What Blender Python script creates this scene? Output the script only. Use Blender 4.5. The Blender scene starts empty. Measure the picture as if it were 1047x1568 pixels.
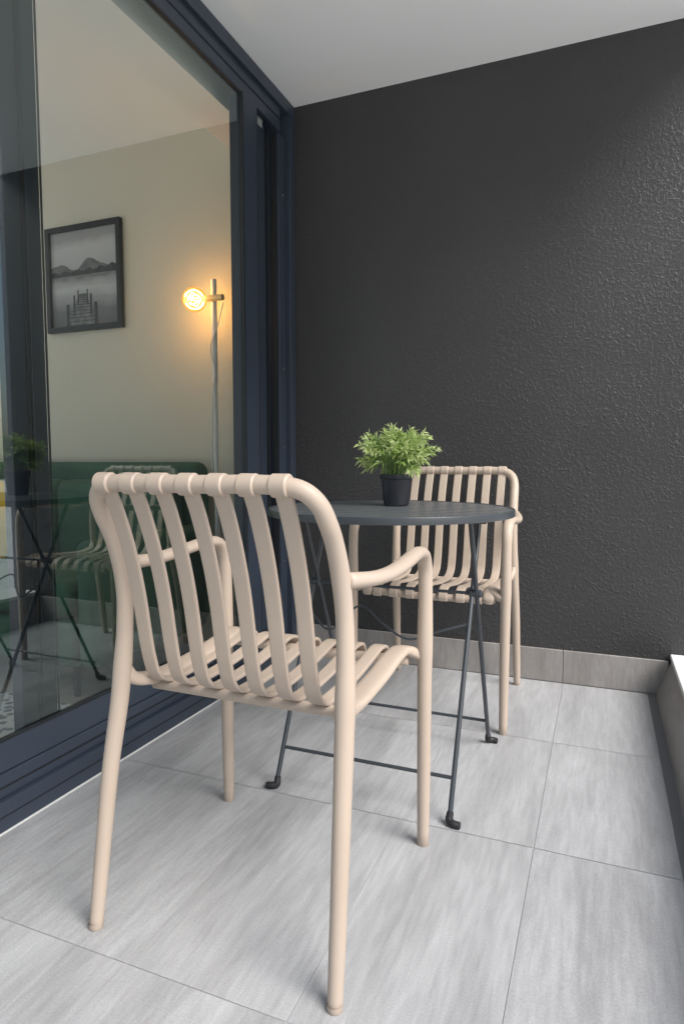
import bpy, math, random
import numpy as np
from mathutils import Vector, Matrix
random.seed(4)
S=bpy.context.scene
C=S.collection
# ---------------------------------------------------------------- helpers
def mesh_obj(name,verts,faces,mat=None,smooth=False,parent=None,mats=None,fm=None):
    m=bpy.data.meshes.new(name); m.from_pydata([tuple(v) for v in verts],[],faces); m.update()
    o=bpy.data.objects.new(name,m); C.objects.link(o)
    if mats:
        for x in mats: m.materials.append(x)
        if fm: m.polygons.foreach_set('material_index',fm)
    elif mat: m.materials.append(mat)
    if smooth: m.polygons.foreach_set('use_smooth',[True]*len(m.polygons))
    if parent: o.parent=parent
    return o
class MB:
    def __init__(s): s.v=[];s.f=[];s.m=[]
    def add(s,v,f,mi=0):
        n=len(s.v); s.v+=[tuple(x) for x in v]; s.f+=[tuple(i+n for i in q) for q in f]; s.m+=[mi]*len(f)
    def box(s,a,b,mi=0):
        x0,y0,z0=[min(a[i],b[i]) for i in range(3)]; x1,y1,z1=[max(a[i],b[i]) for i in range(3)]
        v=[(x0,y0,z0),(x1,y0,z0),(x1,y1,z0),(x0,y1,z0),(x0,y0,z1),(x1,y0,z1),(x1,y1,z1),(x0,y1,z1)]
        s.add(v,[(0,3,2,1),(4,5,6,7),(0,1,5,4),(1,2,6,5),(2,3,7,6),(3,0,4,7)],mi)
    def sweep(s,pts,w,h=None,side=None,n=14,mi=0,power=2.0,caps=True,sub=6,smooth=True,ref=None):
        P=[Vector(p) for p in pts]; k=len(P)
        W=w if isinstance(w,(list,tuple)) else [w]*k
        Hh=(h if isinstance(h,(list,tuple)) else [h]*k) if h is not None else W
        if smooth and k>2:
            Q=[];QW=[];QH=[]
            for i in range(k-1):
                p0=P[max(i-1,0)];p1=P[i];p2=P[i+1];p3=P[min(i+2,k-1)]
                if i==0:p0=p1*2-p2
                if i==k-2:p3=p2*2-p1
                t0=0.;t1=t0+max((p1-p0).length,1e-5)**.5;t2=t1+max((p2-p1).length,1e-5)**.5;t3=t2+max((p3-p2).length,1e-5)**.5
                for j in range(sub):
                    u=j/sub; t=t1+(t2-t1)*u
                    A1=p0*((t1-t)/(t1-t0))+p1*((t-t0)/(t1-t0));A2=p1*((t2-t)/(t2-t1))+p2*((t-t1)/(t2-t1));A3=p2*((t3-t)/(t3-t2))+p3*((t-t2)/(t3-t2))
                    B1=A1*((t2-t)/(t2-t0))+A2*((t-t0)/(t2-t0));B2=A2*((t3-t)/(t3-t1))+A3*((t-t1)/(t3-t1))
                    Q.append(B1*((t2-t)/(t2-t1))+B2*((t-t1)/(t2-t1)))
                    e=u*u*(3-2*u); QW.append(W[i]*(1-e)+W[i+1]*e);QH.append(Hh[i]*(1-e)+Hh[i+1]*e)
            Q.append(P[-1]);QW.append(W[-1]);QH.append(Hh[-1]);P,W,Hh=Q,QW,QH;k=len(P)
        T=[(P[min(i+1,k-1)]-P[max(i-1,0)]).normalized() for i in range(k)]
        if side is None:
            a=Vector(ref) if ref else (Vector((0,0,1)) if abs(T[0].z)<.9 else Vector((1,0,0)))
            sd=T[0].cross(a).normalized()
        vs=[]
        rings=[]
        if caps:
            r0=min(W[0],Hh[0]); r1=min(W[-1],Hh[-1])
            rings=[(P[0]-T[0]*r0*.25,T[0],W[0],Hh[0],.72)]
        for i in range(k): rings.append((P[i],T[i],W[i],Hh[i],1.))
        if caps: rings.append((P[-1]+T[-1]*r1*.25,T[-1],W[-1],Hh[-1],.72))
        for (p,t,ww,hh,sc) in rings:
            if side is not None: sd=Vector(side)
            sd=(sd-t*sd.dot(t)).normalized(); nn=sd.cross(t)
            for j in range(n):
                th=2*math.pi*(j+.5)/n; c=math.cos(th);q=math.sin(th)
                c=math.copysign(abs(c)**(2/power),c);q=math.copysign(abs(q)**(2/power),q)
                vs.append(p+sd*(ww*c*sc)+nn*(hh*q*sc))
        fs=[]; R=len(rings)
        for i in range(R-1):
            for j in range(n):
                a=i*n+j;b=i*n+(j+1)%n; fs.append((a,b,b+n,a+n))
        fs.append(tuple(range(n-1,-1,-1))); fs.append(tuple((R-1)*n+j for j in range(n)))
        s.add(vs,fs,mi)
    def cyl(s,p,q,r,r2=None,n=20,mi=0): s.sweep([p,q],[r,r if r2 is None else r2],n=n,mi=mi,caps=False,smooth=False)
    def lathe(s,c,prof,n=32,mi=0):
        vs=[];fs=[]
        for r,z in prof:
            for j in range(n):
                a=2*math.pi*j/n; vs.append((c[0]+r*math.cos(a),c[1]+r*math.sin(a),c[2]+z))
        for i in range(len(prof)-1):
            for j in range(n):
                a=i*n+j;b=i*n+(j+1)%n; fs.append((a,b,b+n,a+n))
        s.add(vs,fs,mi)
    def obj(s,name,mats,smooth=False,parent=None,angle=None,bevel=None):
        o=mesh_obj(name,s.v,s.f,mats=mats if isinstance(mats,list) else [mats],fm=s.m,parent=parent)
        if smooth:
            o.data.polygons.foreach_set('use_smooth',[True]*len(o.data.polygons))
            o.data.set_sharp_from_angle(angle=math.radians(angle or 45))
        if bevel:
            b=o.modifiers.new('b','BEVEL');b.width=bevel;b.segments=2;b.limit_method='ANGLE'
        return o
def empty(name,loc=(0,0,0),rz=0):
    e=bpy.data.objects.new(name,None); C.objects.link(e); e.location=loc; e.rotation_euler=(0,0,rz); return e
def mat(name,col,rough=.5,metal=0,spec=.5,bump=0,bscale=200,var=0,vscale=5,emit=None,es=0):
    m=bpy.data.materials.new(name); m.use_nodes=True; nt=m.node_tree; b=nt.nodes['Principled BSDF']
    b.inputs['Base Color'].default_value=(*col,1); b.inputs['Roughness'].default_value=rough; b.inputs['Metallic'].default_value=metal
    b.inputs['Specular IOR Level'].default_value=spec
    tc=nt.nodes.new('ShaderNodeTexCoord')
    if var:
        n=nt.nodes.new('ShaderNodeTexNoise');n.inputs['Scale'].default_value=vscale;n.inputs['Detail'].default_value=6
        nt.links.new(tc.outputs['Object'],n.inputs['Vector'])
        r=nt.nodes.new('ShaderNodeMapRange');r.inputs[1].default_value=.3;r.inputs[2].default_value=.7;r.inputs[3].default_value=1-var;r.inputs[4].default_value=1+var
        nt.links.new(n.outputs['Fac'],r.inputs[0])
        v=nt.nodes.new('ShaderNodeVectorMath');v.operation='SCALE';v.inputs[0].default_value=col
        nt.links.new(r.outputs[0],v.inputs['Scale']);nt.links.new(v.outputs[0],b.inputs['Base Color'])
    if bump:
        n=nt.nodes.new('ShaderNodeTexNoise');n.inputs['Scale'].default_value=bscale;n.inputs['Detail'].default_value=5
        nt.links.new(tc.outputs['Object'],n.inputs['Vector'])
        bp=nt.nodes.new('ShaderNodeBump');bp.inputs['Strength'].default_value=bump;bp.inputs['Distance'].default_value=.002
        nt.links.new(n.outputs['Fac'],bp.inputs['Height']);nt.links.new(bp.outputs[0],b.inputs['Normal'])
    if emit:
        b.inputs['Emission Color'].default_value=(*emit,1);b.inputs['Emission Strength'].default_value=es
    return m
# ---------------------------------------------------------------- materials
M_chair=mat('chair_plastic',(.44,.358,.29),.48,spec=.4,bump=.12,bscale=900,var=.03,vscale=4)
M_metal=mat('table_metal',(.034,.040,.047),.33,spec=.6,bump=.05,bscale=600)
M_frame=mat('door_aluminium',(.034,.046,.067),.35,bump=.06,bscale=700,var=.08,vscale=3)
M_frame2=mat('door_gasket',(.010,.012,.016),.6)
M_ceil=mat('ceiling_paint',(.89,.89,.87),.9,bump=.1,bscale=120,var=.015,vscale=1.2)
M_iwall=mat('interior_paint',(.66,.63,.52),.9,bump=.1,bscale=150,var=.02,vscale=2)
M_white=mat('coping_white',(.72,.72,.70),.7,bump=.2,bscale=150,var=.04,vscale=6)
M_rubber=mat('rubber',(.012,.012,.014),.6)
M_pot=mat('pot_plastic',(.010,.012,.018),.45)
M_soil=mat('soil',(.03,.02,.012),.95,bump=1,bscale=100)
M_brass=mat('brass_paint',(.70,.55,.28),.35)
M_lwhite=mat('lamp_white',(.85,.83,.77),.4)
M_sofa=mat('sofa_velvet',(.035,.105,.065),.85,bump=.3,bscale=300,var=.15,vscale=6)
M_yel=mat('cushion_yellow',(.65,.42,.03),.9,bump=.3,bscale=300)
M_black=mat('picture_frame_black',(.012,.013,.015),.45)
def stucco():
    m=bpy.data.materials.new('charcoal_stucco');m.use_nodes=True;nt=m.node_tree;b=nt.nodes['Principled BSDF'];L=nt.links.new
    tc=nt.nodes.new('ShaderNodeTexCoord')
    n1=nt.nodes.new('ShaderNodeTexNoise');n1.inputs['Scale'].default_value=85;n1.inputs['Detail'].default_value=5;n1.inputs['Roughness'].default_value=.55;n1.inputs['Distortion'].default_value=.7
    n2=nt.nodes.new('ShaderNodeTexNoise');n2.inputs['Scale'].default_value=1.6;n2.inputs['Detail'].default_value=4
    n3=nt.nodes.new('ShaderNodeTexVoronoi');n3.inputs['Scale'].default_value=130
    n4=nt.nodes.new('ShaderNodeTexNoise');n4.inputs['Scale'].default_value=9;n4.inputs['Detail'].default_value=3
    for n in (n1,n2,n3,n4): L(tc.outputs['Object'],n.inputs['Vector'])
    r=nt.nodes.new('ShaderNodeMapRange');r.inputs[1].default_value=.45;r.inputs[2].default_value=.75;r.interpolation_type='SMOOTHSTEP'
    L(n1.outputs['Fac'],r.inputs[0])
    a=nt.nodes.new('ShaderNodeMath');a.operation='MULTIPLY_ADD';a.inputs[1].default_value=-.3;L(n3.outputs['Distance'],a.inputs[0]);L(r.outputs[0],a.inputs[2])
    a2=nt.nodes.new('ShaderNodeMath');a2.operation='MULTIPLY';L(a.outputs[0],a2.inputs[0])
    r4=nt.nodes.new('ShaderNodeMapRange');r4.inputs[1].default_value=.35;r4.inputs[2].default_value=.65;r4.inputs[3].default_value=.6;r4.inputs[4].default_value=1.1;L(n4.outputs['Fac'],r4.inputs[0]);L(r4.outputs[0],a2.inputs[1])
    bp=nt.nodes.new('ShaderNodeBump');bp.inputs['Strength'].default_value=.55;bp.inputs['Distance'].default_value=.0038;L(a2.outputs[0],bp.inputs['Height']);L(bp.outputs[0],b.inputs['Normal'])
    cr=nt.nodes.new('ShaderNodeValToRGB');cr.color_ramp.elements[0].color=(.032,.031,.032,1);cr.color_ramp.elements[1].color=(.040,.039,.040,1)
    cr.color_ramp.elements[0].position=.35;cr.color_ramp.elements[1].position=.65
    L(n2.outputs['Fac'],cr.inputs[0]);L(cr.outputs[0],b.inputs['Base Color']);b.inputs['Roughness'].default_value=.5
    return m
M_stucco=stucco()
def tilemat(name,c0,c1,c2):
    m=bpy.data.materials.new(name);m.use_nodes=True;nt=m.node_tree;b=nt.nodes['Principled BSDF'];L=nt.links.new
    tc=nt.nodes.new('ShaderNodeTexCoord');at=nt.nodes.new('ShaderNodeAttribute');at.attribute_name='tid';at.attribute_type='GEOMETRY'
    ad=nt.nodes.new('ShaderNodeVectorMath');ad.operation='ADD';L(tc.outputs['Object'],ad.inputs[0]);L(at.outputs['Vector'],ad.inputs[1])
    def noise(sc,scale,det,dist=0):
        mp=nt.nodes.new('ShaderNodeMapping');mp.inputs['Scale'].default_value=sc;mp.inputs['Rotation'].default_value=(0,0,.06);L(ad.outputs[0],mp.inputs['Vector'])
        n=nt.nodes.new('ShaderNodeTexNoise');n.inputs['Scale'].default_value=scale;n.inputs['Detail'].default_value=det;n.inputs['Distortion'].default_value=dist
        L(mp.outputs[0],n.inputs['Vector']);return n
    a=noise((5.5,.8,1),1.9,9,.5); c=noise((22,2.6,4),4,6,.3); g=noise((1,1,1),300,3)
    ra=nt.nodes.new('ShaderNodeValToRGB');e=ra.color_ramp.elements;e[0].position=.3;e[0].color=(*c0,1);e[1].position=.68;e[1].color=(*c2,1)
    x=e.new(.5);x.color=(*c1,1);L(a.outputs['Fac'],ra.inputs[0])
    mx=nt.nodes.new('ShaderNodeMix');mx.data_type='RGBA';mx.blend_type='OVERLAY';mx.inputs[0].default_value=.28;L(ra.outputs[0],mx.inputs[6]);L(c.outputs['Fac'],mx.inputs[7])
    mx2=nt.nodes.new('ShaderNodeMix');mx2.data_type='RGBA';mx2.blend_type='OVERLAY';mx2.inputs[0].default_value=.26;L(mx.outputs[2],mx2.inputs[6]);L(g.outputs['Fac'],mx2.inputs[7])
    L(mx2.outputs[2],b.inputs['Base Color'])
    b.inputs['Roughness'].default_value=.38
    bp=nt.nodes.new('ShaderNodeBump');bp.inputs['Strength'].default_value=.1;bp.inputs['Distance'].default_value=.001;L(g.outputs['Fac'],bp.inputs['Height']);L(bp.outputs[0],b.inputs['Normal'])
    return m
M_tile=tilemat('porcelain_tile',(.28,.283,.288),(.335,.338,.345),(.375,.38,.388))
M_skirt=tilemat('skirting_tile',(.24,.222,.208),(.28,.262,.248),(.33,.31,.295))
M_grout=mat('grout',(.44,.44,.44),.95)
def glassmat(ior,tint):
    m=bpy.data.materials.new('window_glass');m.use_nodes=True;nt=m.node_tree;nt.nodes.clear();L=nt.links.new
    o=nt.nodes.new('ShaderNodeOutputMaterial');t=nt.nodes.new('ShaderNodeBsdfTransparent');t.inputs[0].default_value=tint
    g=nt.nodes.new('ShaderNodeBsdfGlossy');g.inputs['Roughness'].default_value=.0;g.inputs[0].default_value=(.88,1,.98,1)
    f=nt.nodes.new('ShaderNodeFresnel');f.inputs[0].default_value=ior
    mx=nt.nodes.new('ShaderNodeMixShader');L(f.outputs[0],mx.inputs[0]);L(t.outputs[0],mx.inputs[1]);L(g.outputs[0],mx.inputs[2]);L(mx.outputs[0],o.inputs[0]);return m
M_glass=glassmat(2.25,(.96,.985,.96,1))
# ---------------------------------------------------------------- setting
H=2.45; YE=-3.63; XC=1.78
mb=MB();mb.add([(-400,-400,-12),(400,-400,-12),(400,400,-12),(-400,400,-12)],[(0,1,2,3)])
M_ground=mat('ground_paving',(.62,.62,.60),.9,var=.12,vscale=.08)
mb.obj('ground',M_ground)
fl=empty('balcony_floor')
mb=MB();mb.box((0,YE,-.2),(XC,.0,-.0018));mb.obj('grout_bed',M_grout,parent=fl)
mb=MB();mb.box((.0202,YE,.0002),(.0245,-.013,.003));mb.obj('silicone_joint',M_white,parent=fl)
xs=[.002,.235,.565,.882,1.2,1.505]; ys=[-.014,-.6,-1.2,-1.825,-2.43,-3.03,YE]
V=[];F=[];tid=[]
g=.0009
for i in range(len(xs)-1):
    for j in range(len(ys)-1):
        x0,x1,y1,y0=xs[i]+g,xs[i+1]-g,ys[j]-g,ys[j+1]+g
        n=len(V);V+=[(x0,y0,0),(x1,y0,0),(x1,y1,0),(x0,y1,0)];F.append((n,n+1,n+2,n+3));t=(random.uniform(0,30),random.uniform(0,30),random.uniform(0,30));tid.append(t)
o=mesh_obj('tiles',V,F,M_tile,parent=fl)
a=o.data.attributes.new('tid','FLOAT_VECTOR','FACE');a.data.foreach_set('vector',[c for t in tid for c in t])
mb=MB();mb.box((0,0,-.2),(XC,.25,H));mb.obj('balcony_wall',M_stucco)
mbk=MB()
sx=[.002,.597,1.197,1.575]
for i in range(3): mbk.box((sx[i]+g,-.012,0.001),(sx[i+1]-g,-.0005,.133))
o=mbk.obj('tile_skirting',M_skirt,bevel=.0015)
a=o.data.attributes.new('tid','FLOAT_VECTOR','FACE');vals=[]
for i in range(3):
    t=(random.uniform(0,30),random.uniform(0,30),7);vals+=list(t)*6
a.data.foreach_set('vector',vals)
kb=empty('balcony_kerb')
x0,x1,h=1.535,1.585,.140
mb=MB();mb.add([(x0,YE,0),(x1,YE,h),(x1,-.013,h),(x0,-.013,0)],[(0,1,2,3)]);mb.obj('kerb_face',M_skirt,parent=kb)
mb=MB();mb.box((x1-.006,YE,h+.001),(XC+.02,-.001,h+.02));mb.obj('kerb_coping',M_white,parent=kb,bevel=.004)
mb=MB();mb.box((x1+.002,YE,-.2),(XC-.002,-.001,h));mb.obj('kerb_core',M_white,parent=kb)
mb=MB();mb.box((1.506,YE,-.0017),(1.534,-.013,-.0005));mb.obj('kerb_shadow_strip',mat('kerb_shadow_grey',(.16,.165,.17),.6),parent=kb)  # shadow along the kerb foot, painted as a dark floor strip
mb=MB();mb.box((-.0,YE,H),(XC,.25,H+.3));mb.obj('balcony_ceiling',M_ceil)
# ---------------------------------------------------------------- sliding door
dr=empty('sliding_glass_door')
mb=MB()
B=mb.box
B((-.12,YE,2.395),(.012,-.002,H-.001)); B((-.014,YE,2.30),(-.002,-.112,2.396))
B((-.12,YE,-.001),(.020,-.002,.075)); B((-.10,YE,.076),(.004,-.112,.135));
B((-.12,-.050,.076),(.012,-.002,2.394)); B((-.115,-.112,.076),(-.012,-.052,2.299))
B((-.11,-.215,.136),(-.060,-.150,2.299))
B((-.055,-.432,.136),(-.0145,-.330,2.299)); B((-.014,-.428,.136),(.002,-.322,2.299))
B((-.014,YE,.137),(.001,-.433,.212))
B((-.050,-1.448,.137),(-.016,-1.405,2.299)); B((-.060,-1.462,.137),(-.030,-1.449,2.299)); B((-.050,-1.515,.137),(-.016,-1.463,2.299))
mb.obj('frame',M_frame,parent=dr,bevel=.002)
mb=MB();B=mb.box
B((-.050,-.118,.14),(-.02,-.1125,2.299)); B((-.12,-.329,.137),(-.10,-.216,2.299))
B((-.0125,-.438,.2125),(.0035,-.4285,2.299));B((-.0125,YE+.1,.2125),(.0025,-.4385,.218)); B((-.0125,YE+.1,2.292),(-.001,-.4385,2.2995))
B((-.013,-.3215,.14),(.0005,-.316,2.299));B((-.058,-.149,.14),(-.05,-.142,2.299))
B((-.015,-1.467,.214),(-.0125,-1.458,2.298)); B((-.0155,-1.4045,.214),(-.0125,-1.400,2.298))
B((.0045,YE,.1),(.0065,-.113,.104)); B((.0205,YE,.0375),(.0215,-.003,.040)); B((-.001,YE,2.345),(.0005,-.113,2.350))
mb.obj('gaskets',M_frame2,parent=dr)
mb=MB();mb.box((.0205,-1.80,.045),(.026,-1.76,.057));mb.obj('drain_cap',M_frame2,parent=dr,bevel=.002)
mb=MB();
for z in (.43,.62,.95,1.3,2.05): mb.cyl((-.012,-.075,z),(-.007,-.075,z),.006,mi=0)
mb.obj('screws',mat('steel',(.5,.5,.5),.3,metal=1),parent=dr)
mb=MB();mb.add([(-.008,YE,.21),(-.008,-.43,.21),(-.008,-.43,2.30),(-.008,YE,2.30)],[(0,1,2,3)])
mb.add([(-.078,-.33,.136),(-.078,-.216,.136),(-.078,-.216,2.30),(-.078,-.33,2.30)],[(0,1,2,3)])
mb.obj('glass_panes',M_glass,parent=dr)
# ---------------------------------------------------------------- interior room
M_wood=mat('interior_wood_floor',(.42,.36,.30),.5,var=.2,vscale=4)
rm=empty('living_room')
XI=-3.4
mb=MB();mb.box((XI,.0,-.2),(-.13,.25,H))
mb.box((XI-.2,-.3,-.2),(XI,.25,H));mb.box((XI-.2,YE,-.2),(XI,-.3,.1))  # unseen side wall left open above a low sill, added to let daylight in
mb.obj('interior_walls',M_iwall,parent=rm)
mb=MB();mb.box((XI,YE,-.2),(-.121,0,.0));mb.obj('interior_floor',M_wood,parent=rm)
mb=MB();mb.box((XI-.2,YE-.0,H+.001),(-.0,.25,H+.3));mb.box((-.29,YE,2.305),(-.125,-.001,H));mb.obj('interior_ceiling',M_ceil,parent=rm)
mb=MB();mb.box((-.13,-.0,0),(-.001,.25,H));mb.obj('wall_return',M_iwall,parent=rm)
def rugmat():
    m=mat('rug_weave',(.5,.5,.5),.95,bump=.8,bscale=200);nt=m.node_tree;b=nt.nodes['Principled BSDF']
    tc=nt.nodes['Texture Coordinate'];n=nt.nodes.new('ShaderNodeTexVoronoi');n.inputs['Scale'].default_value=28;nt.links.new(tc.outputs['Object'],n.inputs['Vector'])
    cr=nt.nodes.new('ShaderNodeValToRGB');cr.color_ramp.elements[0].color=(.15,.16,.18,1);cr.color_ramp.elements[1].color=(.65,.64,.6,1);cr.color_ramp.elements[0].position=.3;cr.color_ramp.elements[1].position=.5
    nt.links.new(n.outputs['Distance'],cr.inputs[0]);nt.links.new(cr.outputs[0],b.inputs['Base Color']);return m
mb=MB();mb.box((-2.3,-2.6,.001),(-.3,-.95,.012));mb.obj('rug',rugmat())
sf=empty('sofa')
def rbox(name,a,b,m,parent,bev,rot=None):
    q=MB();q.box(a,b);o=q.obj(name,m,parent=parent);bm=o.modifiers.new('b','BEVEL');bm.width=bev;bm.segments=5
    o.data.polygons.foreach_set('use_smooth',[True]*6);return o
rbox('back_rest',(-2.47,-.16,.12),(-.42,-.04,.885),M_sofa,sf,.05)
for i in range(3): rbox('back_cushion',(-2.45+i*.66,-.34,.36),(-1.795+i*.66,-.165,.80),M_sofa,sf,.06)
rbox('base',(-2.47,-.90,.12),(-.46,-.165,.30),M_sofa,sf,.03)
for i in range(3): rbox('seat_cushion',(-2.45+i*.66,-.92,.302),(-1.795+i*.66,-.345,.44),M_sofa,sf,.05)
rbox('arm',(-.455,-.90,.12),(-.36,-.165,.60),M_sofa,sf,.04)
q=MB()
for x in (-2.4,-.5):
    for y in (-.85,-.12): q.cyl((x,y,0),(x,y,.125),.012,.02)
q.obj('legs',M_black,parent=sf)
# throw cushion: pillow shape, swollen in the middle with pinched corners
N=14;V=[];F=[]
for sgn in(1,-1):
    b0=len(V)
    for i in range(N+1):
        for j in range(N+1):
            u=-1+2*i/N;v=-1+2*j/N
            t=.075*((1-u**4)*(1-v**4))**.55
            k=1-.07*((1-u*u)+(1-v*v))+.07
            V.append((u*.2*(1-.05*(1-v*v)),sgn*t,v*.2*(1-.05*(1-u*u))))
    for i in range(N):
        for j in range(N):
            a=b0+i*(N+1)+j;F.append((a,a+1,a+N+2,a+N+1) if sgn>0 else (a,a+N+1,a+N+2,a+1))
o=mesh_obj('throw_cushion',V,F,M_yel,smooth=True);o.location=(-1.40,-.50,.625);o.rotation_euler=(-.3,.25,.15)
def picture(xa,xb,za,zb):
    p=empty('framed_picture'); t=.026; y0=-.004;y1=-.03
    q=MB();q.box((xa,y0,za),(xa+t,y1,zb));q.box((xb-t,y0,za),(xb,y1,zb));q.box((xa+t,y0,za),(xb-t,y1,za+t));q.box((xa+t,y0,zb-t),(xb-t,y1,zb));q.obj('frame',M_black,parent=p,bevel=.002)
    X0,X1,Z0,Z1=xa+t,xb-t,za+t,zb-t
    m=bpy.data.materials.new('photo_print');m.use_nodes=True;nt=m.node_tree;b=nt.nodes['Principled BSDF'];L=nt.links.new
    tc=nt.nodes.new('ShaderNodeTexCoord');sp=nt.nodes.new('ShaderNodeSeparateXYZ');L(tc.outputs['Generated'],sp.inputs[0])
    n=nt.nodes.new('ShaderNodeTexNoise');n.inputs['Scale'].default_value=4;n.inputs['Detail'].default_value=6;mp=nt.nodes.new('ShaderNodeMapping');mp.inputs['Scale'].default_value=(1,1,2.5);L(tc.outputs['Generated'],mp.inputs[0]);L(mp.outputs[0],n.inputs['Vector'])
    ad=nt.nodes.new('ShaderNodeMath');ad.operation='MULTIPLY_ADD';ad.inputs[1].default_value=.16;L(n.outputs['Fac'],ad.inputs[0]);L(sp.outputs['Z'],ad.inputs[2])
    cr=nt.nodes.new('ShaderNodeValToRGB');e=cr.color_ramp.elements;e[0].position=0;e[0].color=(.10,)*3+(1,);e[1].position=1;e[1].color=(.34,)*3+(1,)
    for pos,v in((.25,.16),(.38,.34),(.48,.50),(.55,.34),(.60,.16),(.66,.40),(.8,.48),(.9,.52)): x=e.new(pos);x.color=(v,v,v,1)
    L(ad.outputs[0],cr.inputs[0]);L(cr.outputs[0],b.inputs['Base Color']);b.inputs['Roughness'].default_value=.4
    q=MB();q.add([(X0,-.012,Z0),(X1,-.012,Z0),(X1,-.012,Z1),(X0,-.012,Z1)],[(0,1,2,3)]);q.obj('print',m,parent=p)
    w=X1-X0;hh=Z1-Z0;P=lambda u,v,k=0:(X0+u*w,-.0125-k*.0004,Z0+v*hh)
    md=mat('print_dark',(.04,.04,.041),.4,var=.4,vscale=30);mg=mat('print_grey',(.14,.14,.14),.4,var=.3,vscale=18);ml=mat('print_deck',(.17,.17,.17),.4,var=.4,vscale=40)
    q=MB();rr=random.Random(5);N=60
    top=[.61+.03*math.sin(i*.17+1)+.075*math.exp(-((i-33)/7.)**2)+.04*math.exp(-((i-12)/6.)**2)+rr.uniform(0,.008) for i in range(N+1)]
    vs=[P(i/N,.55) for i in range(N+1)]+[P(i/N,top[i]) for i in range(N+1)]
    q.add(vs,[(i,i+1,i+N+2,i+N+1) for i in range(N)],1)
    top=[.575+.012*math.sin(i*.6)+rr.uniform(0,.014)+.03*(i/N)**3 for i in range(N+1)]
    vs=[P(i/N,.535,1) for i in range(N+1)]+[P(i/N,top[i],1) for i in range(N+1)]
    q.add(vs,[(i,i+1,i+N+2,i+N+1) for i in range(N)],0)
    q.add([P(.20,.0,1),P(.68,.0,1),P(.52,.34,1),P(.42,.34,1)],[(0,1,2,3)],2)
    for i in range(12):
        v=.01+.32*(1-(1-i/12)**1.6);l=.20+.22*v/.34;r=.68-.16*v/.34;q.add([P(l,v,2),P(r,v,2),P(r,v+.007,2),P(l,v+.007,2)],[(0,1,2,3)],0)
    for (u,v0,v1,wd) in((.24,.0,.24,.022),(.66,.0,.24,.022),(.34,.12,.33,.013),(.59,.12,.33,.013),(.40,.22,.38,.009),(.54,.22,.38,.009)):
        q.add([P(u-wd,v0,3),P(u+wd,v0,3),P(u+wd,v1,3),P(u-wd,v1,3)],[(0,1,2,3)],0)
    q.obj('pier_scene',[md,mg,ml],parent=p)
    return p
picture(-1.445,-.950,1.568,2.108); picture(-2.27,-1.762,1.568,2.108)
lp=empty('floor_lamp')
lx,ly,lz=-.336,-.13,1.622
mb=MB();mb.lathe((lx,ly,0),[(0,.001),(.125,.001),(.125,.018),(.02,.026),(.0,.026)],mi=0);mb.cyl((lx,ly,.02),(lx,ly,1.25),.010,mi=1);mb.cyl((lx,ly,1.25),(lx,ly,1.71),.013,mi=1)
mb.cyl((lx+.06,ly-.02,lz),(lx-.045,ly-.02,lz),.014,mi=0);mb.obj('pole',[M_brass,M_lwhite],parent=lp,smooth=True)
mb=MB();mb.sweep([(lx+.055,ly-.01,1.60),(lx+.03,ly-.02,1.5),(lx-.01,ly-.02,1.40),(lx+.012,ly-.02,1.3),(lx,ly-.02,1.2),(lx-.012,ly-.02,.9),(lx+.01,ly-.02,.6),(lx-.03,ly-.02,.35),(lx-.01,ly-.02,.05)],.003,n=6);mb.obj('cord',M_lwhite,parent=lp,smooth=True)
bx=lx-.085;by=ly-.03
def bulbmat():
    m=bpy.data.materials.new('bulb_glass');m.use_nodes=True;nt=m.node_tree;nt.nodes.clear();L=nt.links.new
    o=nt.nodes.new('ShaderNodeOutputMaterial');t=nt.nodes.new('ShaderNodeBsdfTransparent');t.inputs[0].default_value=(1,.70,.32,1)
    g=nt.nodes.new('ShaderNodeBsdfGlossy');g.inputs['Roughness'].default_value=.02
    e=nt.nodes.new('ShaderNodeEmission');e.inputs[0].default_value=(1,.50,.12,1);e.inputs[1].default_value=.35
    f=nt.nodes.new('ShaderNodeFresnel');f.inputs[0].default_value=1.5
    mx=nt.nodes.new('ShaderNodeMixShader');L(f.outputs[0],mx.inputs[0]);L(t.outputs[0],mx.inputs[1]);L(g.outputs[0],mx.inputs[2])
    a=nt.nodes.new('ShaderNodeAddShader');L(mx.outputs[0],a.inputs[0]);L(e.outputs[0],a.inputs[1]);L(a.outputs[0],o.inputs[0]);return m
bpy.ops.mesh.primitive_uv_sphere_add(segments=32,ring_count=16,radius=.056,location=(bx,by,lz));o=bpy.context.object;o.name='bulb';o.parent=lp;o.data.materials.append(bulbmat());bpy.ops.object.shade_smooth()
mb=MB()
for k in range(6):
    a=2*math.pi*k/6;mb.sweep([(bx+.03,by+.008*math.cos(a),lz+.008*math.sin(a)),(bx-.0,by+.03*math.cos(a),lz+.03*math.sin(a)),(bx-.03,by+.012*math.cos(a+.5),lz+.012*math.sin(a+.5))],.0025,n=6)
mb.obj('filament',mat('filament_glow',(1,.6,.2),.5,emit=(1,.62,.25),es=40),parent=lp)
pl=bpy.data.lights.new('bulb_light','POINT');pl.energy=1.8;pl.color=(1,.80,.55);pl.shadow_soft_size=.05
o=bpy.data.objects.new('bulb_light',pl);C.objects.link(o);o.location=(bx,by-.02,lz);o.parent=lp
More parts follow.
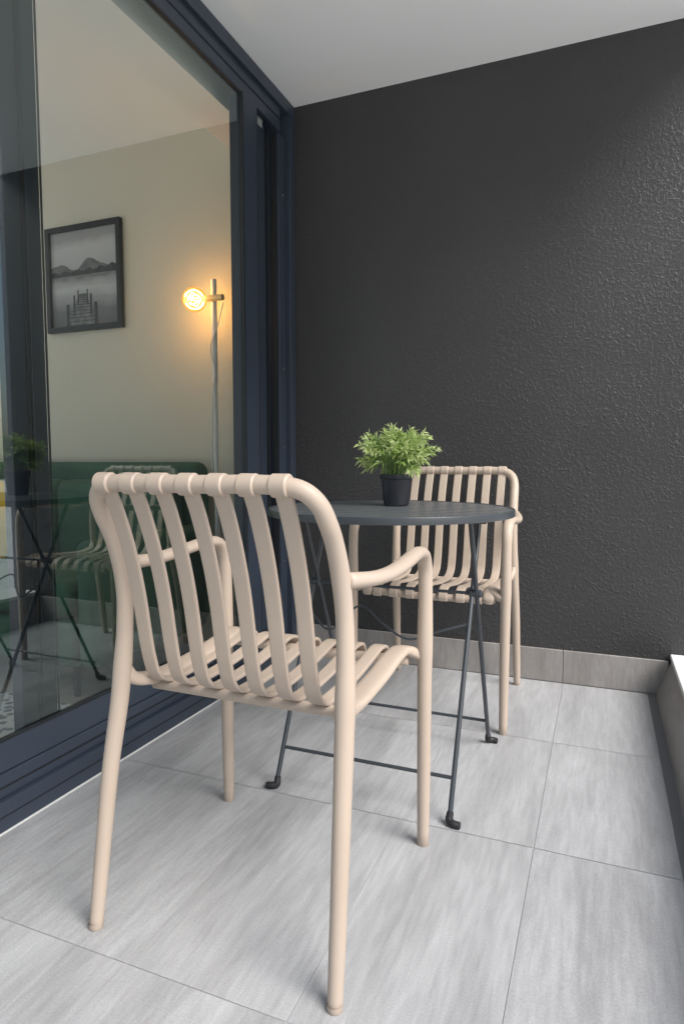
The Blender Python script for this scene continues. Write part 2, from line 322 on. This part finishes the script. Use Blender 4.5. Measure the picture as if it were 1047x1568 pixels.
# ---------------------------------------------------------------- chairs
def chair(loc,rz,sx=0.0):
    e=empty('slatted_armchair',loc,rz)
    fr=MB()
    prof=[(.247,0,.0),(.245,.018,.12),(.241,.045,.30),(.236,.068,.42),(.234,.077,.485),(.232,.084,.56),(.230,.084,.63),(.228,.071,.70),(.227,.048,.755),(.225,.026,.79)]
    rad=[.0130,.0145,.016,.0172,.0180,.0160,.0156,.0165,.0158,.0158]
    corner=[(.218,.008,.820),(.200,-.004,.840),(.170,-.010,.849)]
    L=[(-x,y,z) for x,y,z in prof]+[(-x,y,z) for x,y,z in corner]
    R=[(x,y,z) for x,y,z in reversed(corner)]+[(x,y,z) for x,y,z in reversed(prof)]
    fr.sweep(L+[(0,-.012,.850)]+R,rad+[.0155]*7+rad[::-1],n=20)
    for s in(-1,1):
        pts=[(.262,.495,0),(.262,.495,.2),(.262,.494,.40),(.262,.494,.47),(.262,.494,.60),(.262,.488,.652),(.262,.466,.682),(.262,.425,.692),(.264,.33,.686),(.262,.24,.680),(.256,.16,.682),(.238,.080,.690)]
        w=[.0135,.0155,.0165,.018,.016,.0165,.0175,.018,.018,.017,.0155,.0145]; h=[.0135,.0155,.0165,.018,.016,.0155,.0145,.0135,.0130,.013,.0135,.014]
        fr.sweep([(s*x,y,z) for x,y,z in pts],w,h,side=(1,0,0),n=20)
        pts=[(.234,.078,.492),(.228,.096,.462),(.218,.132,.450),(.213,.20,.446),(.212,.32,.452),(.213,.42,.464),(.218,.462,.464),(.238,.488,.454),(.262,.495,.445)]
        w=[.013,.016,.021,.024,.024,.024,.022,.017,.013];h=[.013,.013,.012,.010,.010,.010,.011,.013,.014]
        fr.sweep([(s*x,y,z) for x,y,z in pts],w,h,side=None,ref=(0,0,1),n=20,power=2.8)
        fr.lathe((s*.247,0,0),[(0,-.0),(.0115,0),(.0132,.004),(.0132,.012)],n=16)
        fr.sweep([(s*.213,.43,.464),(s*.210,.475,.462),(s*.209,.497,.445),(s*.209,.497,.427)],[.022,.021,.019,.014],[.008,.008,.008,.006],side=(1,0,0),n=12,power=3)
    fr.sweep([(-.215,.150,.434),(0,.152,.432),(.215,.150,.434)],.011,n=12)
    fr.sweep([(-.225,.478,.437),(0,.480,.432),(.225,.478,.437)],.012,n=12)
    fr.obj('chair_frame',M_chair,smooth=True,parent=e,angle=60)
    sl=MB()
    for i in range(7):
        x=(i-3)*.0575+sx
        pr=[(-.004,.838),(.010,.812),(.024,.780),(.041,.735),(.058,.68),(.072,.62),(.083,.56),(.094,.51),(.110,.470),(.140,.450),(.19,.445),(.30,.449),(.40,.461),(.455,.467),(.487,.459),(.498,.439),(.496,.425)]
        sl.sweep([(x,y,z) for y,z in pr],[.0148]*len(pr),[.0042]*len(pr),side=(1,0,0),n=24,power=7)
        sl.sweep([(x-.0158,-.0118,.8498),(x-.0130,-.0118,.850),(x+.0130,-.0118,.850),(x+.0158,-.0118,.8498)],[.0160,.0190,.0190,.0160],n=24,smooth=False,caps=False)
    sl.obj('slats',M_chair,smooth=True,parent=e,angle=35)
    return e
chair((.698,-1.775,0),0,-.010)
chair((.783,-.098,0),math.pi)
# ---------------------------------------------------------------- table
tb=empty('folding_bistro_table')
tx,ty,tz,tr=.762,-.93,.758,.346
mb=MB()
n=96
mb.lathe((tx,ty,tz),[(tr-.006,-.001),(tr-.001,-.0005),(tr,-.003),(tr,-.018),(tr-.003,-.019),(tr-.003,-.003),(tr-.006,-.001)],n=n,mi=1)
pitch=.051
for i in range(14):
    yc=(i-6.5)*pitch; y0=yc-pitch/2+.0055;y1=yc+pitch/2-.0055
    N=12
    ptsR=[];ptsL=[]
    for j in range(N+1):
        q=y0+(y1-y0)*j/N
        if abs(q)>=tr-.004: continue
        x=math.sqrt((tr-.003)**2-q*q);ptsR.append((x,q));ptsL.append((-x,q))
    loop=ptsR+ptsL[::-1]
    if len(ptsR)<2: continue
    m=len(loop);vs=[(tx+a,ty+b,tz-.002) for a,b in loop]+[(tx+a,ty+b,tz-.006) for a,b in loop]
    mb.add(vs,[tuple(range(m)),tuple(range(2*m-1,m-1,-1))]+[(a,a+m,(a+1)%m+m,(a+1)%m) for a in range(m)])
M_top=mat('table_top_metal',(.105,.113,.12),.28,spec=.7,bump=.05,bscale=600)
mb.obj('table_top',[M_top,M_metal],parent=tb,smooth=True,angle=30)
mb=MB()
r=.0065
XL,XR=.525,1.0
def lineA(z): return -1.188+.49*z
def lineB(z): return -.672-.49*z
for X in (XL,XR):
    mb.sweep([(X,lineA(.012),.012),(X,lineA(.3),.3),(X,lineA(.74),.738)],r,n=12,smooth=False)
for X in(XL+.016,XR+.012):
    mb.sweep([(X,lineB(.012),.012),(X,lineB(.3),.3),(X,lineB(.74),.738)],r,n=12,smooth=False)
mb.sweep([(XL,lineA(.1),.1),(XR,lineA(.1),.1)],.0048,n=10,smooth=False);mb.sweep([(XL,lineB(.085),.085),(XR+.012,lineB(.085),.085)],.0048,n=10,smooth=False)
mb.sweep([(XL-.01,-.93,.527),(XR+.02,-.93,.527)],.0045,n=10,smooth=False)
for X in(XL,XR+.006):
    mb.sweep([(X-.012,-.93,.527),(X+.018,-.93,.527)],.011,n=14,smooth=False)
mb.sweep([(XR,lineA(.45),.45),(.93,-.99,.43),(.84,-1.0,.40),(.76,-.98,.43),(.68,-.95,.47),(.60,-.99,.40),(XL,lineA(.45),.45)],.0032,n=8)
mb.box((tx-.29,lineA(.74)-.012,.730),(tx+.29,lineA(.74)+.012,.737));mb.box((tx-.29,lineB(.74)-.012,.730),(tx+.29,lineB(.74)+.012,.737))
mb.box((XR-.012,lineB(.74),.7372),(XR+.012,lineA(.74),.751));mb.box((XL-.012,lineB(.74),.7372),(XL+.012,lineA(.74),.751))
mb.obj('folding_legs',M_metal,parent=tb,smooth=True,angle=40)
mb=MB()
for X,f in((XL,lineA),(XR,lineA),(XL+.016,lineB),(XR+.012,lineB)):
    d=1 if X>.7 else -1
    mb.sweep([(X,f(.03),.030),(X,f(.014),.012),(X+d*.012,f(0),.009),(X+d*.026,f(0),.008)],[.0085,.010,.0095,.009],n=12)
mb.obj('rubber_feet',M_rubber,parent=tb,smooth=True)
# ---------------------------------------------------------------- plant
pt=empty('potted_plant')
px,py,pz=.755,-.845,tz-.001
mb=MB();mb.lathe((px,py,pz),[(0,.001),(.035,.001),(.038,.004),(.044,.078),(.0475,.079),(.0485,.082),(.0485,.092),(.0465,.093),(.0445,.091),(.043,.080)],n=40,mi=0)
mb.lathe((px,py,pz),[(.0435,.082),(.02,.085),(0,.086)],mi=1)
mb.obj('pot',[M_pot,M_soil],parent=pt,smooth=True,angle=40)
def leafmat(name,c):
    m=mat(name,c,.45,var=.3,vscale=40);b=m.node_tree.nodes['Principled BSDF']
    nt=m.node_tree;tr=nt.nodes.new('ShaderNodeBsdfTranslucent');tr.inputs[0].default_value=(c[0]*1.2,c[1]*1.3,c[2]*.7,1);mx=nt.nodes.new('ShaderNodeMixShader');mx.inputs[0].default_value=.3
    out=nt.nodes['Material Output'];nt.links.new(b.outputs[0],mx.inputs[1]);nt.links.new(tr.outputs[0],mx.inputs[2]);nt.links.new(mx.outputs[0],out.inputs[0]);return m
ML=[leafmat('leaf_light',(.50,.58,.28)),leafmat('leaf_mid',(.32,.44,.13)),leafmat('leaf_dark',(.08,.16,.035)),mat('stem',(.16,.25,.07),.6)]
mb=MB();R=random.Random(9)
def leaf(p,d,l,w,mi):
    d=d.normalized();s=d.cross(Vector((R.uniform(-1,1),R.uniform(-1,1),R.uniform(-1,1)))).normalized();nn=s.cross(d)
    tip=p+d*l-Vector((0,0,l*.15));m1=p+d*l*.4+nn*l*.04
    mb.add([p,m1+s*w,tip,m1-s*w,m1-nn*w*.5],[(0,4,1),(1,4,2),(0,3,4),(3,2,4)],mi)
cen=Vector((px-.008,py,pz+.158))
for i in range(150):
    u=R.uniform(-.6,1);a=R.uniform(0,2*math.pi);q=math.sqrt(1-u*u)
    rr=R.uniform(.4,1)**.6*R.choice([1,1,1,1.16,.9,.82])
    dirv=Vector((q*math.cos(a),q*math.sin(a),u))
    end=cen+Vector((dirv.x*.112,dirv.y*.112,dirv.z*(.082 if u>0 else .095)))*rr
    st=Vector((px+R.uniform(-.025,.025),py+R.uniform(-.025,.025),pz+.09))
    mid=(st+end)*.5+Vector((0,0,.025))
    mb.sweep([st,mid,end],[.0011,.0009,.0007],n=4,mi=3,sub=3,caps=False)
    ax=(end-mid).normalized()
    tone=R.uniform(-.28,.25)
    for k in range(17):
        t=.25+.75*k/16;p=mid*(1-t)+end*t
        v=Vector((R.gauss(0,1),R.gauss(0,1),R.gauss(0,1)));v=(v-ax*v.dot(ax)).normalized()
        d=v*1.0+ax*(.4+.9*t)
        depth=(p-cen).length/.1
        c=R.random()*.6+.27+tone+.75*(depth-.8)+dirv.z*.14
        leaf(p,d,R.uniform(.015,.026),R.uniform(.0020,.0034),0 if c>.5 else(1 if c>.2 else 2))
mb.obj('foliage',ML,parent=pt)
# ---------------------------------------------------------------- light
W=bpy.data.worlds.new('World');S.world=W;W.use_nodes=True;nt=W.node_tree
sk=nt.nodes.new('ShaderNodeTexSky');sk.sky_type='NISHITA';sk.sun_disc=False;sk.dust_density=3;sk.air_density=1.2;sk.ozone_density=1.5
bg=nt.nodes['Background'];nt.links.new(sk.outputs[0],bg.inputs[0]);bg.inputs[1].default_value=.15
el=math.radians(47);az_dir=Vector((math.cos(el)*.92,-math.cos(el)*.392,math.sin(el)))
sk.sun_elevation=el;sk.sun_rotation=math.atan2(az_dir.x,az_dir.y)
sl=bpy.data.lights.new('sun','SUN');sl.energy=5.0;sl.angle=math.radians(36);sl.color=(1,.985,.965)
so=bpy.data.objects.new('sun',sl);C.objects.link(so);so.rotation_euler=(-az_dir).to_track_quat('-Z','Y').to_euler()
# ---------------------------------------------------------------- camera
cam=bpy.data.cameras.new('camera');co=bpy.data.objects.new('camera',cam);C.objects.link(co);S.camera=co
yaw,pit=.385,-.0786
f=Vector((-math.sin(yaw)*math.cos(pit),math.cos(yaw)*math.cos(pit),math.sin(pit)));r=Vector((math.cos(yaw),math.sin(yaw),0));u=r.cross(f)
M=Matrix(((r.x,u.x,-f.x,1.3213),(r.y,u.y,-f.y,-2.6728),(r.z,u.z,-f.z,.8874),(0,0,0,1)));co.matrix_world=M
cam.sensor_fit='VERTICAL';cam.sensor_height=36;cam.lens=36*981.3/1568;cam.clip_start=.02;cam.clip_end=2000
S.view_settings.view_transform='Standard';S.view_settings.look='None';S.view_settings.exposure=0
